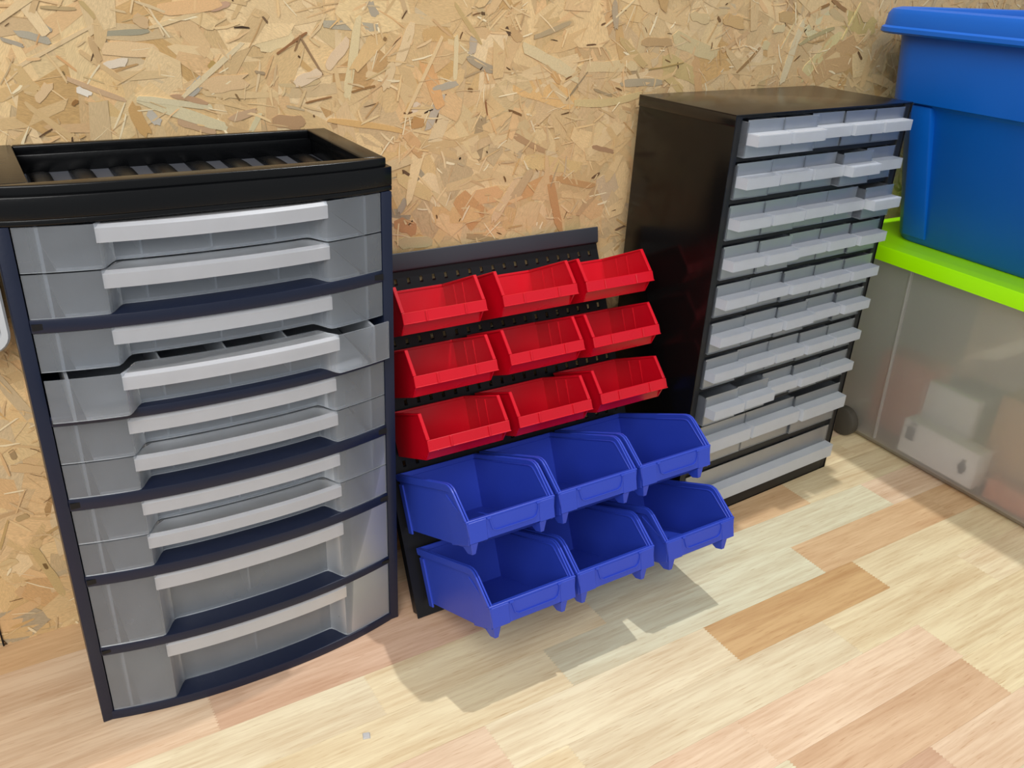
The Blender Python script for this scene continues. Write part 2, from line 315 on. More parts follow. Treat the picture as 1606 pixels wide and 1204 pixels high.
# the strands one can pick out in the photograph, placed from it one by one
KNOWN = {
 (0, 0, 3.824): [(600,205,890,185,36,140,135,112),(80,190,310,250,46,158,150,132),(0,230,140,275,26,150,140,124),(255,150,310,190,30,152,142,124),(90,410,560,150,26,218,184,134),(900,165,1250,40,28,222,188,134),(540,220,600,370,46,190,150,100),(620,390,770,370,56,228,210,186),(450,530,550,570,40,238,228,212),(310,490,210,610,66,218,178,128),(60,380,230,570,90,206,166,106),(560,600,800,820,120,212,172,108),(780,610,890,820,80,192,142,78),(820,590,1360,760,70,212,198,154),(830,590,1270,640,40,214,200,158),(1020,570,1240,620,34,176,132,96),(1450,260,1100,570,34,222,198,152),(1240,450,1110,580,66,166,160,148),(880,660,960,750,58,182,176,164),(1060,720,1300,790,58,190,150,112),(1370,720,1540,660,48,190,150,112),(1560,670,1500,790,38,216,202,154),(590,290,950,300,88,222,182,130),(400,470,750,600,34,196,156,116),(480,310,740,490,34,206,166,112),(1250,375,1305,425,52,170,132,64),(240,40,450,50,24,170,140,92),(470,0,570,110,28,182,150,92),(1200,520,1490,480,100,222,180,128),(790,90,890,150,70,200,160,112),(930,60,1330,10,90,224,170,112),(430,630,470,600,26,126,78,30),(1260,60,1380,20,40,186,140,110),(1410,560,1435,600,12,110,80,44),(370,425,385,450,14,100,76,40)],
 (380, 0, 3.824): [(-40,90,500,60,190,224,188,134),(50,270,300,220,120,228,200,146),(480,140,820,160,58,166,156,132),(690,100,620,590,54,226,202,148),(750,0,800,100,48,162,150,130),(1020,130,930,390,62,228,194,144),(900,370,840,550,56,222,188,138),(1190,230,970,700,22,228,190,134),(1280,210,1270,480,28,228,204,152),(640,230,500,420,66,226,192,152),(480,420,310,500,66,226,196,160),(350,230,480,445,13,132,98,66),(312,305,345,210,11,126,88,52),(210,320,380,195,16,124,74,38),(380,615,530,580,11,124,78,38),(655,550,790,515,13,128,84,40),(1390,200,1370,330,48,176,160,140),(1340,340,1520,430,48,152,136,112),(1140,540,1290,500,42,166,154,134),(1200,560,1100,790,52,182,166,146),(1010,640,1110,640,108,226,198,168),(1210,660,1130,900,88,226,194,144),(180,720,380,740,88,172,128,88),(1010,720,1090,740,58,176,122,62),(520,720,950,780,38,216,164,94),(960,770,1060,900,68,212,158,102),(1270,20,1430,260,28,192,158,98),(70,428,136,440,18,150,124,92),(118,98,150,138,14,84,58,36),(845,225,860,240,22,120,84,44),(1425,75,1455,85,18,70,46,24),(1575,160,1600,210,22,60,40,24),(1350,535,1378,540,22,100,64,30),(1455,590,1466,690,9,124,70,36)],
 (600, 180, 3.824): [(990,350,1060,700,48,192,132,78),(1040,380,1265,420,42,188,134,80),(770,110,970,220,38,166,124,84),(820,370,650,640,48,224,184,134),(70,350,290,500,78,222,184,120),(150,590,600,600,108,224,174,110),(70,640,210,700,90,192,130,80),(500,720,690,750,38,168,134,90),(80,770,300,760,66,196,176,126),(520,490,720,470,98,222,164,106),(640,120,860,200,98,222,188,134),(1310,330,1440,640,140,204,174,134),(840,270,1200,320,88,216,178,114),(170,60,250,40,50,178,122,66),(1250,190,1380,220,30,160,118,84),(115,335,160,358,20,70,44,26),(1250,380,1300,345,14,84,56,34),(140,500,90,590,40,166,150,128),(1390,690,1460,655,12,96,70,50),(150,130,230,250,60,200,148,92)],
 (780, 0, 4.589): [(110,580,580,760,168,224,172,104),(180,330,580,570,88,218,194,144),(385,520,450,600,48,206,152,88),(590,480,1000,470,88,218,188,134),(350,350,790,210,108,220,176,116),(260,270,520,160,38,166,142,104),(840,0,850,210,44,168,146,116),(980,0,770,190,13,238,210,156),(880,270,1060,480,56,192,158,98),(1030,300,1250,300,68,182,142,92),(1250,260,1580,400,118,208,184,130),(1090,500,1330,450,11,150,120,62),(1160,420,1430,560,128,198,168,104),(1190,520,1330,650,66,208,174,108),(880,600,1180,590,58,168,152,122),(690,640,820,690,22,150,126,90),(80,190,170,300,68,196,152,98),(560,740,1030,680,56,208,180,120),(490,720,640,520,11,130,110,80),(80,790,170,830,18,100,64,32),(60,195,90,250,20,70,44,26),(635,325,705,318,13,72,44,24),(740,180,775,165,15,84,54,30)],
 (1080, 0, 4.589): [(830,260,1050,110,108,212,198,148),(790,320,1040,200,28,168,152,102),(900,530,1250,330,195,192,148,98),(640,110,780,150,88,192,152,94),(600,210,690,200,58,214,190,136),(240,130,400,180,88,198,154,94),(0,110,150,140,78,208,178,124),(340,520,510,340,20,140,102,58),(920,70,1010,30,22,132,88,44),(1030,0,1130,80,32,140,96,54),(1210,370,1240,430,18,84,54,28),(560,290,540,360,56,214,192,136),(1110,140,1350,200,165,192,166,98),(1090,240,790,570,72,218,198,134),(780,120,660,350,9,228,202,142),(1230,20,1100,280,12,222,198,124),(830,130,660,600,42,220,200,154),(205,120,222,158,18,100,66,34)],  # includes an olive strip: shadow beside a pale strand, put into the colour
 (0, 540, 2.506): [(130,800,250,980,40,198,164,104),(172,855,186,880,16,96,68,32),(40,480,190,490,36,214,172,118),(30,690,0,800,12,186,150,90),(60,690,110,665,22,172,140,92),(160,760,230,710,12,184,144,88),(40,410,60,450,26,150,120,80),(70,950,110,990,46,206,160,108),(0,880,60,840,40,214,180,124)],
}
rk = random.Random(3); idx = 0
for (ox, oy, sc), L_ in KNOWN.items():
    for x1, y1, x2, y2, w, r, g, b in L_:
        ax, az = on_wall(ox + x1 / sc, oy + y1 / sc); bx, bz = on_wall(ox + x2 / sc, oy + y2 / sc)
        L = math.hypot(bx - ax, bz - az); ang = math.atan2(bz - az, bx - ax)
        cx, cz = (ax + bx) / 2, (az + bz) / 2
        # width in px across the strand -> metres by back-projection
        un = math.hypot(x2 - x1, y2 - y1) or 1; px, py = -(y2 - y1) / un * w / 2, (x2 - x1) / un * w / 2
        mx, my = (x1 + x2) / 2, (y1 + y2) / 2
        wa, wb = on_wall(ox + (mx + px) / sc, oy + (my + py) / sc), on_wall(ox + (mx - px) / sc, oy + (my - py) / sc)
        wid = math.hypot(wa[0] - wb[0], wa[1] - wb[1]) * abs(math.sin(math.atan2(wa[1] - wb[1], wa[0] - wb[0]) - ang))
        wid = max(wid, 0.0014)
        big = wid > 0.016
        pts = strand_poly(cx, cz, L * 1.06, wid, ang, rk, min(.22, .6 * wid / max(L, .001)), 6, rk.gauss(0, .012))
        d = 0.00125 + (0.0 if big else 0.0006) + (idx % 17) * 0.00002
        build_strands('strand', [(pts, lin(*(min(250, 255 * (q / 255) ** .84 * .84 + e * .16) for q, e in zip((r, g, b), (226, 196, 148)))), d, rk.gauss(0, .006), rk.gauss(0, .008))], wall, True); idx += 1
# joint between two boards, low on the left
MB().box(0.1985, 0.2000, -0.0032, 0.001, -0.03, 0.034).obj('panel_joint', M['dark'], wall)

# ------------------------------------------------------------------ workbench top of glued staves
bench = empty('workbench_top'); tag(bench, 'pale butcher block workbench top of finger-jointed wooden staves', 'workbench')
MB().box(-0.45, 2.35, -0.80, 0.0, -0.045, -0.0125).obj('core_board', M['wood'], bench).color = lin(210, 170, 120)
SW = 0.0604; Y0 = -0.3499
def stave(x0, x1, ya, yb, col, zig0, zig1):
    g = 0.00006; n = 16; am = 0.0026
    def end(x, zig, up):
        if not zig: return [(x, ya + g), (x, yb - g)] if up else [(x, yb - g), (x, ya + g)]
        ys = [ya + g + (yb - ya - 2 * g) * i / (2 * n) for i in range(2 * n + 1)]
        p = [(x + (am if i % 2 else 0), y) for i, y in enumerate(ys)]
        return p if up else p[::-1]
    pts = end(x1 - g, zig1, True) + end(x0 + g, zig0, False)
    mb = MB(); mb.poly_prism(pts, 'z', -0.012, rs.uniform(-0.00004, 0.00002))
    o = mb.obj('stave', M['wood'], bench); o.color = col
    return o
PALK = 0.95
PAL = {'cream': (240, 224, 188), 'pale': (236, 229, 196), 'tan': (220, 180, 128), 'pink': (236, 208, 176), 'brown': (224, 190, 154), 'yel': (241, 223, 182), 'rose': (222, 186, 156), 'org': (228, 192, 148)}
FIX = {0: [(.60, .896, 'cream'), (.896, 1.16, 'tan'), (1.16, 1.52, 'yel')],
       -1: [(.36, .71, 'yel'), (.71, 1.11, 'pale'), (1.11, 1.39, 'org'), (1.39, 1.75, 'org')],
       -2: [(.23, .52, 'cream'), (.52, .80, 'yel'), (.80, 1.33, 'pale'), (1.33, 1.66, 'pink')],
       -3: [(.10, .37, 'pink'), (.37, .73, 'rose'), (.73, 1.02, 'pale'), (1.02, 1.22, 'org'), (1.22, 1.50, 'yel')],
       -4: [(.0, .30, 'pink'), (.30, .66, 'rose'), (.66, 1.0, 'cream'), (1.0, 1.40, 'yel')],
       -5: [(.02, .42, 'pink'), (.42, .8, 'pink'), (.8, 1.2, 'yel')],
       1: [(.32, .66, 'yel'), (.66, 1.03, 'cream'), (1.03, 1.30, 'yel'), (1.30, 1.60, 'cream')],
       2: [(.42, .83, 'pink'), (.83, 1.13, 'pink'), (1.13, 1.44, 'yel')],
       3: [(.52, .84, 'pale'), (.84, 1.125, 'brown'), (1.125, 1.42, 'yel')],
       4: [(.66, .98, 'rose'), (.98, 1.3, 'pink'), (1.3, 1.6, 'tan')]}
rs = random.Random(21)
for k in range(-6, 8):
    yb = Y0 - SW * k; ya = yb - SW
    if yb > 0: yb = -0.0002
    if ya < -0.80: ya = -0.80
    segs = list(FIX.get(k, []))
    if not segs:
        x = -0.45 + rs.uniform(0.1, 0.3); segs = [(x, x + 0.3, rs.choice(list(PAL)))]
    while segs[0][0] > -0.44:
        x = max(-0.45, segs[0][0] - rs.uniform(.22, .42)); segs.insert(0, (x if x > -.36 else -.45, segs[0][0], rs.choice(list(PAL))))
    while segs[-1][1] < 2.34:
        x = min(2.35, segs[-1][1] + rs.uniform(.22, .42)); segs.append((segs[-1][1], x if x < 2.27 else 2.35, rs.choice(list(PAL))))
    for i, (x0, x1, c) in enumerate(segs):
        j = rs.uniform(.97, 1.03); col = lin(*(min(252, v * j * PALK) for v in PAL[c]))
        stave(x0, x1, ya, yb, col, i > 0, i < len(segs) - 1)

# ------------------------------------------------------------------ left cabinet: bowed navy unit, ten frosted drawers, black tray top
LC = empty('drawer_cabinet', (0.275, -0.1649, 0.0), 0.0031)
tag(LC, 'navy plastic cabinet of wide frosted drawers with black tray top, on the left', 'drawer cabinet')
LW, LD = 0.3174, 0.1585
def bow(x):
    t = abs((x - LW / 2) / (LW / 2)); return 0.003 - 0.021 * (1 - min(1, t) ** 2.3)
def lbow(x):
    t = min(1, abs((x - LW / 2) / (LW / 2))); return 0.003 - 0.0125 * (1 - t ** 4)
def plan(x0, x1, off, back, n=28):
    """closed plan outline: bowed front shifted by off, straight back"""
    p = [(x0 + (x1 - x0) * i / n, bow(x0 + (x1 - x0) * i / n) + off) for i in range(n + 1)]
    return p + [(x1, back), (x0, back)]
mb = MB()
mb.box(0, 0.0105, 0.0005, LD, 0, 0.4985); mb.box(LW - 0.0105, LW, 0.0005, LD, 0, 0.4985)
mb.box(0.0105, LW - 0.0105, LD - 0.004, LD, 0.0, 0.4985)
mb.obj('cabinet_frame', M['navy'], LC, bevel=0.0008)
for z0, z1 in ((0.0, 0.0105), (0.082, 0.0915), (0.1645, 0.1755), (0.247, 0.2585), (0.3305, 0.3395), (0.4135, 0.4245)):
    mb = MB(); mb.poly_prism(plan(0.0, LW, 0.0, LD - 0.004) if z0 == 0 else plan(0.0106, LW - 0.0106, 0.0005, LD - 0.0045), 'z', z0, z1)
    o = mb.obj('shelf', M['navy'], LC, bevel=0.0006)
    if z0 > 0:
        for x0 in (0.0112, LW - 0.0112 - 0.011):
            MB().box(x0, x0 + 0.011, bow(x0 + .005) - 0.0002, bow(x0 + .005) + 0.003, z0 + 0.003, z1 - 0.003).obj('slot', M['dark'], o)
# tray lid
mb = MB()
ZT = 0.5205
mb.poly_prism([(-0.0015 + (LW + .003) * i / 28, lbow(LW * i / 28)) for i in range(29)] + [(LW + .0015, LD), (-.0015, LD)], 'z', 0.4988, 0.5035)
n = 28
# front rail of the skirt, sides, back
out = [(-0.0015 + (LW + .003) * i / n, lbow(LW * i / n)) for i in range(n + 1)]
inn = [(-0.0015 + (LW + .003) * i / n, 0.0085) for i in range(n + 1)]
mb.poly_prism(out + inn[::-1], 'z', 0.5034, ZT)
mb.box(-0.0015, 0.028, 0.0084, LD, 0.5034, ZT); mb.box(LW - 0.0215, LW + 0.0015, 0.0084, LD, 0.5034, ZT); mb.box(0.0279, LW - 0.0214, LD - 0.010, LD, 0.5034, ZT)
skirt = mb.obj('tray_skirt', M['black_plastic'], LC, bevel=0.0010)
mb = MB()
# raised inner rim: stepped in from the skirt, with the sunk tray inside
mb.poly_prism([(0.003 + (LW - .006) * i / n, lbow(0.003 + (LW - .006) * i / n) + 0.0032) for i in range(n + 1)] + [(0.003 + (LW - .006) * (n - i) / n, 0.0095) for i in range(n + 1)], 'z', ZT - 0.0008, ZT + 0.0078)
mb.box(0.003, 0.0295, 0.0095, LD - 0.001, ZT - 0.0008, ZT + 0.0078); mb.box(LW - 0.0235, LW - 0.003, 0.0095, LD - 0.001, ZT - 0.0008, ZT + 0.0078)
mb.box(0.0295, LW - 0.0235, LD - 0.0085, LD - 0.001, ZT - 0.0008, ZT + 0.0078)
rim = mb.obj('tray_rim', M['black_plastic'], LC, bevel=0.0014, seg=3)
# tray floor: dusty plate with eight dark rounded ribs running front to back
x0, x1 = 0.0281, LW - 0.0217
MB().box(x0, x1, 0.0086, LD - 0.0101, 0.5034, 0.5044).obj('tray_floor', M['dust'], LC)
def rib_mesh(w, h, y0, y1):
    mb = MB(); rings = []
    for k in range(9):
        t = k / 8; e = math.sin(math.pi * min(1, max(0.0, min(t, 1 - t) * 5)) / 2) if 0 < k < 8 else 0.12
        y = y0 + (y1 - y0) * t
        rings.append([(-w / 2, y, 0.0)] + [(-w / 2 * math.cos(math.pi * q / 8), y, 0.0002 + h * e * math.sin(math.pi * q / 8) ** .7) for q in range(1, 8)] + [(w / 2, y, 0.0)])
    return mb.loops(rings).mesh('rib')
rm = rib_mesh(0.0185, 0.0062, 0.0095, LD - 0.0112)
for k in range(8): link('rib', rm, M['black_plastic'], LC, (x0 + (x1 - x0) * (k + .5) / 8, 0, 0.5043))

XA, XB, XC, XD = 0.0660, 0.0820, 0.2370, 0.2520   # wing | slanted cheek | recess | cheek | wing
REC = 0.021
def fronty(x):
    if x <= XA or x >= XD: r = 0
    elif x < XB: r = (x - XA) / (XB - XA)
    elif x > XC: r = (XD - x) / (XD - XC)
    else: r = 1
    r = r * r * (3 - 2 * r); return bow(x) + REC * r + 0.0012
XF = [0.0114, 0.018, 0.026, 0.036, 0.046, 0.056, 0.0655, 0.068, 0.071, 0.074, 0.077, 0.080, 0.0825] + [0.0825 + (0.2365 - 0.0825) * i / 14 for i in range(1, 15)] + [0.239, 0.242, 0.245, 0.248, 0.2505, 0.2525, 0.262, 0.272, 0.282, 0.292, 0.300, LW - 0.0114]
def make_drawer(z0, z1, strip, dividers, pull=0.0, label=None):
    h = z1 - z0 - 0.0010; T = 0.0016
    o = None; mb = MB()
    outer = [(x, fronty(x)) for x in XF]; inner = [(x, fronty(x) + T) for x in XF]
    mb.poly_prism(outer + inner[::-1], 'z', 0, h)
    xl, xr, yb = 0.0265, LW - 0.0265, LD - 0.012
    o = mb.obj('drawer', M['frost_l'], LC, loc=(0, -pull, z0 + 0.0003)); mb = MB(); T2 = T; T = 0.0024
    mb.box(xl, xl + T, fronty(xl) + T2 + .0002, yb, 0, h * 0.97); mb.box(xr - T, xr, fronty(xr) + T2 + .0002, yb, 0, h * 0.97)
    mb.box(xl, xr, yb - T, yb, 0, h * 0.97)
    bot = [(x, fronty(x) + T2 + .0002) for x in XF if xl + T < x < xr - T]
    mb.poly_prism(bot + [(xr - T, yb - T), (xl + T, yb - T)], 'z', 0.0002, 0.0026)
    mb.obj('tray', M['frost_wall'], o)
    for dx in dividers: MB().box(dx - .0008, dx + .0008, fronty(dx) + T2 + .0003, yb - T - .0003, 0.0028, h * 0.93).obj('divider', M['frost_wall'], o)
    # handle: flat ledge over the recess with a turned-down strip flush with the wings
    hx = [XA + 0.0003 + (XD - XA - .0006) * i / 20 for i in range(21)]
    rings = []
    for x in hx:
        yo = bow(x) + 0.0010; yi = fronty(x) - 0.0001
        yi = max(yi, yo + 0.0026)
        rings.append([(x, yi, h), (x, yo + 0.003, h - 0.0004), (x, yo, h - 0.0030), (x, yo, h - strip), (x, yo + 0.0018, h - strip), (x, yo + 0.0018, h - 0.0034), (x, yi, h - 0.0018)])
    MB().loops(rings).obj('handle', M['frost_handle'], o)
    if label: o['label'] = label
    return o
ZD = [(0.4620, 0.4985), (0.4245, 0.4615), (0.3790, 0.4135), (0.3395, 0.3785), (0.2935, 0.3305), (0.2585, 0.2930), (0.2108, 0.2470), (0.1755, 0.2103), (0.0915, 0.1645), (0.0105, 0.0820)]
for i, (z0, z1) in enumerate(ZD):
    tall = z1 - z0 > 0.05
    make_drawer(z0, z1, 0.0165 if tall else 0.0145, (0.155,) if tall else (0.10, 0.155, 0.21), 0.014 if i == 3 else 0.0, 'frosted drawer pulled slightly out' if i == 3 else None)

# ------------------------------------------------------------------ right cabinet: black metal case, 44 small frosted drawers
RC = empty('drawer_cabinet', (0.9934, -0.1838, 0.0), 0.0491)
tag(RC, 'tall black metal cabinet of many small clear drawers, beside the blue tub', 'drawer cabinet')
RW, RD, RH = 0.330, 0.1567, 0.552
mb = MB(); t = 0.0014
mb.box(0, t, 0, RD, 0, RH - t); mb.box(RW - t, RW, 0, RD, 0, RH - t); mb.box(t, RW - t, RD - t, RD, 0, RH - t); mb.box(t, RW - t, 0, RD - t, 0, t)
mb.obj('cabinet_case', M['black_metal'], RC, bevel=0.0004)
mb = MB(); mb.box(-0.0008, RW + 0.0008, -0.0006, RD + 0.0006, RH - t, RH)
mb.box(-0.0008, 0.0, -0.0006, RD + 0.0006, RH - 0.013, RH - t + .0001); mb.box(RW, RW + 0.0008, -0.0006, RD + 0.0006, RH - 0.013, RH - t + .0001)
mb.obj('top_cap', M['top_metal'], RC, bevel=0.0005)
ROW_T = [0.5468 - 0.04865 * i for i in range(8)]
HR = 0.0412
for x0, x1 in ((t, 0.0118), (RW - 0.0128, RW - t)): MB().box(x0, x1, 0.001, RD - 0.004, t, RH - t - .0002).obj('frame_post', M['frame_black'], RC, bevel=0.0006)
def shelf(z0, z1): return MB().box(0.0119, RW - 0.0129, 0.0035, RD - 0.004, z0, z1).obj('shelf', M['frame_black'], RC, bevel=0.0005)
shelf(RH - 0.0050, RH - t - .0002)
for i in range(8):
    shelf(ROW_T[i] - HR - 0.0068, ROW_T[i] - HR - 0.0006)
shelf(0.0802, 0.0918); 
MB().box(0.0119, RW - 0.0129, 0.0005, RD - 0.004, t, 0.0235).obj('base_rail', M['frame_black'], RC, bevel=0.0006)
XL, XR = 0.0126, RW - 0.0136
def small_drawer_mesh(w, h, lz0, lz1, depth):
    T = 0.0012; mb = MB()
    mb.box(0, w, 0, T, 0, h); dm = mb.mesh('drawer', 0.0); mb = MB(); mb.box(0, T * 2, T, depth, 0, h * .94); mb.box(w - T * 2, w, T, depth, 0, h * .94)
    mb.box(T * 2, w - T * 2, depth - T, depth, 0, h * .94); mb.box(T * 2, w - T * 2, T, depth - T, 0, T)
    tm = mb.mesh('tray', 0.0)
    mb = MB(); pr = 0.0150; c = 0.0022
    out = [(0.0006, 0.0), (0.0006 + c, -pr), (w - 0.0006 - c * .4, -pr), (w - 0.0006, 0.0)]
    inn = [(0.0006 + T, 0.0), (0.0006 + c + T, -pr + T), (w - 0.0006 - c * .4 - T, -pr + T), (w - 0.0006 - T, 0.0)]
    mb.poly_prism(out + inn[::-1], 'z', lz0, lz1)
    mb.poly_prism([(p[0], p[1]) for p in out], 'z', lz1 + .0001, lz1 + T)
    hm = mb.mesh('handle', 0.0)
    return dm, hm, tm
dm, hm, tm = small_drawer_mesh(0.0600, HR, 0.0145, 0.0262, 0.13)
d3, h3, t3 = small_drawer_mesh((XR - XL) / 3 - 0.0010, 0.0600, 0.0270, 0.0440, 0.13)
d1, h1, t1 = small_drawer_mesh(XR - XL - 0.0010, 0.0550, 0.0085, 0.0270, 0.13)
PULL = {(0, 0): .009, (0, 1): .009, (0, 3): .002, (0, 4): .002, (1, 0): .003, (1, 1): .001, (1, 2): .001, (1, 3): .011, (1, 4): .001, (2, 0): .002, (2, 1): .002, (2, 4): .012, (3, 0): .003, (3, 1): .005, (3, 3): .001, (3, 4): .004,
        (4, 0): .002, (4, 2): .003, (4, 3): .004, (4, 4): .005, (5, 0): .003, (5, 1): .002, (5, 2): .004, (5, 4): .004, (6, 0): .003, (6, 3): .002, (6, 4): .002, (7, 0): .013, (7, 1): .011, (7, 3): .003, (7, 4): .002}
M['frost_r']; PW = (XR - XL) / 5
def put(dmesh, hmesh, tmesh, x, z, pull):
    a = link('drawer', dmesh, M['frost_r'], RC, (x, 0.0012 - pull, z)); link('handle', hmesh, M['frost_r_handle'], a); link('tray', tmesh, M['frost_tray'], a)
    return a
for r in range(8):
    for c in range(5):
        p = PULL.get((r, c), 0.0)
        a = put(dm, hm, tm, XL + c * PW + 0.0004, ROW_T[r] - HR, p)
        if p > .0085: a['label'] = 'small clear drawer slid out a little'
for c in range(3): put(d3, h3, t3, XL + c * (XR - XL) / 3 + .0005, 0.0924, 0.003 if c == 2 else 0.0)
put(d1, h1, t1, XL + .0005, 0.0244, 0.001)

# ------------------------------------------------------------------ louvred panel leaning on the wall
PX, PY, PYAW, LEAN = 0.6104, -0.1794, 0.0034, 0.4389
PWD, PH = 0.344, 0.399
sl, cl = math.sin(LEAN), math.cos(LEAN)
def panel_frame(u, v, n):
    """matrix at panel coordinates: local x along panel, local y = into the panel, local z up the slope"""
    ca, sa = math.cos(PYAW), math.sin(PYAW)
    X = Vector((ca, sa, 0)); Yv = Vector((-sa * cl, ca * cl, -sl)); Zv = Vector((-sa * sl, ca * sl, cl))
    p = Vector((PX, PY, 0.0)) + X * u + Zv * v - Yv * n
    m = Matrix((X, Yv, Zv)).transposed().to_4x4(); m.translation = p; return m
PN = empty('louvre_panel'); PN.matrix_world = panel_frame(0, 0.0015, 0)
tag(PN, 'black perforated metal panel leaning on the wall behind the red bins', 'panel')
mb = MB(); TH = 0.0012
cols = [0.3298 - 0.0163 * k for k in range(20)]; cols.sort()
rowsv = [0.388 - 0.0345 * k for k in range(11)]; rowsv.sort()
hw, hh = 0.0019, 0.0029
prev = 0.0
for v in rowsv:
    mb.box(0, PWD, 0, TH, prev, v - hh)
    xp = 0.0
    for c in cols:
        mb.box(xp, c - hw, 0, TH, v - hh, v + hh); xp = c + hw
    mb.box(xp, PWD, 0, TH, v - hh, v + hh); prev = v + hh
mb.box(0, PWD, 0, TH, prev, PH)
mb.obj('perforated_plate', M['panel'], PN)
MB().box(0, TH, TH, 0.011, 0.0056, PH).obj('side_flange', M['panel'], PN); MB().box(PWD - TH, PWD, TH, 0.005, 0.003, PH).obj('side_flange', M['panel'], PN)
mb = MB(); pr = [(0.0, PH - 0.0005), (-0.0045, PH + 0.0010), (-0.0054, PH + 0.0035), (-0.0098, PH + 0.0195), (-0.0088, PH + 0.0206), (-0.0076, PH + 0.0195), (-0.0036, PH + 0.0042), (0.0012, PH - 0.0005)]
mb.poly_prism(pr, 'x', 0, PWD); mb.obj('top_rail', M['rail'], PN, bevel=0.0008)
mb = MB()
for v in rowsv:
    for c in cols:
        mb.hexa([(c - hw, -0.0001, v - hh - .0016), (c + hw, -0.0001, v - hh - .0016), (c + hw, -0.0012, v - hh), (c - hw, -0.0012, v - hh),
                 (c - hw, -0.0001, v - hh), (c + hw, -0.0001, v - hh), (c + hw, -0.0013, v - hh + .0003), (c - hw, -0.0013, v - hh + .0003)])
lv = mb.obj('louvre_lip', M['panel'], PN); tag(lv, kind='stuff')

# ------------------------------------------------------------------ bins. local frame: x width, y = 0 at the panel and negative outwards, z up, z=0 at lip top
def red_bin_mesh():
    w, D = 0.1005, 0.1008; T = 0.0016; zt = 0.0284; zb = -0.0225; ins = 0.0024
    mb = MB(); yk = -0.006
    prof_o = [(yk, zb), (-0.083, zb), (-0.0955, -0.0118), (-D + .0012, 0.0), (-0.0894, zt), (yk, zt)]      # side outline (y, z)
    def side(xa_top, xa_bot, xb_top, xb_bot):
        def X(z, t, b): return b + (t - b) * (z - zb) / (zt - zb)
        n = len(prof_o)
        A = [mb.bm.verts.new((X(z, xa_top, xa_bot), y, z)) for y, z in prof_o]; B = [mb.bm.verts.new((X(z, xb_top, xb_bot), y, z)) for y, z in prof_o]
        for i in range(n): mb.bm.faces.new((A[i], A[(i + 1) % n], B[(i + 1) % n], B[i]))
        mb.bm.faces.new(A[::-1]); mb.bm.faces.new(B)
    side(0.0012, ins, 0.0012 + T, ins + T); side(w - 0.0012 - T, w - ins - T, w - 0.0012, w - ins)
    a, b = ins + T * .5, w - ins - T * .5
    mb.hexa([(a, -0.083, zb), (b, -0.083, zb), (b, yk, zb), (a, yk, zb), (a, -0.083, zb + T), (b, -0.083, zb + T), (b, yk, zb + T), (a, yk, zb + T)])
    a2, b2 = 0.0012 + T * .5, w - 0.0012 - T * .5
    mb.hexa([(a, yk - T, zb), (b, yk - T, zb), (b, yk, zb), (a, yk, zb), (a2, yk - T, zt), (b2, yk - T, zt), (b2, yk, zt), (a2, yk, zt)])
    # slanted front wall
    mb.hexa([(a, -0.083, zb), (b, -0.083, zb), (b, -0.083 + T, zb), (a, -0.083 + T, zb), (a2, -0.0985, -0.0005), (b2, -0.0985, -0.0005), (b2, -0.0985 + T, -0.0005), (a2, -0.0985 + T, -0.0005)])
    # inside guide ribs for dividers
    for y in (-0.036, -0.058):
        for x in (0.0012 + T, w - 0.0012 - T - 0.0012): mb.box(x, x + 0.0012, y - .0012, y + .0012, zb + T, zt - 0.004)
    body = mb.mesh('bin_body', 0.0)
    # rolled rim along the top and down the sloping cheeks
    mb = MB()
    def rail(x0, x1):
        up = [(yk, zt), (-0.0894, zt), (-D + .0008, 0.0)]
        R = []
        for i, (y, z) in enumerate(up):
            dy, dz = [(0, 0.0028), (0.0024, 0.0018), (0.0030, 0.0)][i]
            R.append([(x0, y, z + .0003), (x1, y, z + .0003), (x1, y + dy, z - dz), (x0, y + dy, z - dz)])
        mb.loops(R)
    rail(0.0, 0.0040); rail(w - 0.0040, w)
    mb.box(0.0040, w - 0.0040, yk - 0.0024, yk, zt - 0.0026, zt + .0003)
    mb.box(0.006, w - 0.006, -0.0058, -0.0022, zt - 0.010, zt - 0.002)   # hook that hangs on the louvre
    rim = mb.mesh('bin_rim', 0.0004, 1)
    # front lip with label ribs
    mb = MB(); h = 0.0124
    mb.box(0.0, w, -D, -D + 0.0030, -h, 0.0); mb.box(-0.0003, w + 0.0003, -D - 0.0008, -D + 0.001, -h, -h + 0.0012)
    for x in (0.026, 0.073): mb.box(x, x + 0.0022, -D - 0.0016, -D + .0005, -h + .0002, -0.0008)
    lip = mb.mesh('front_lip', 0.0004, 1)
    return body, rim, lip
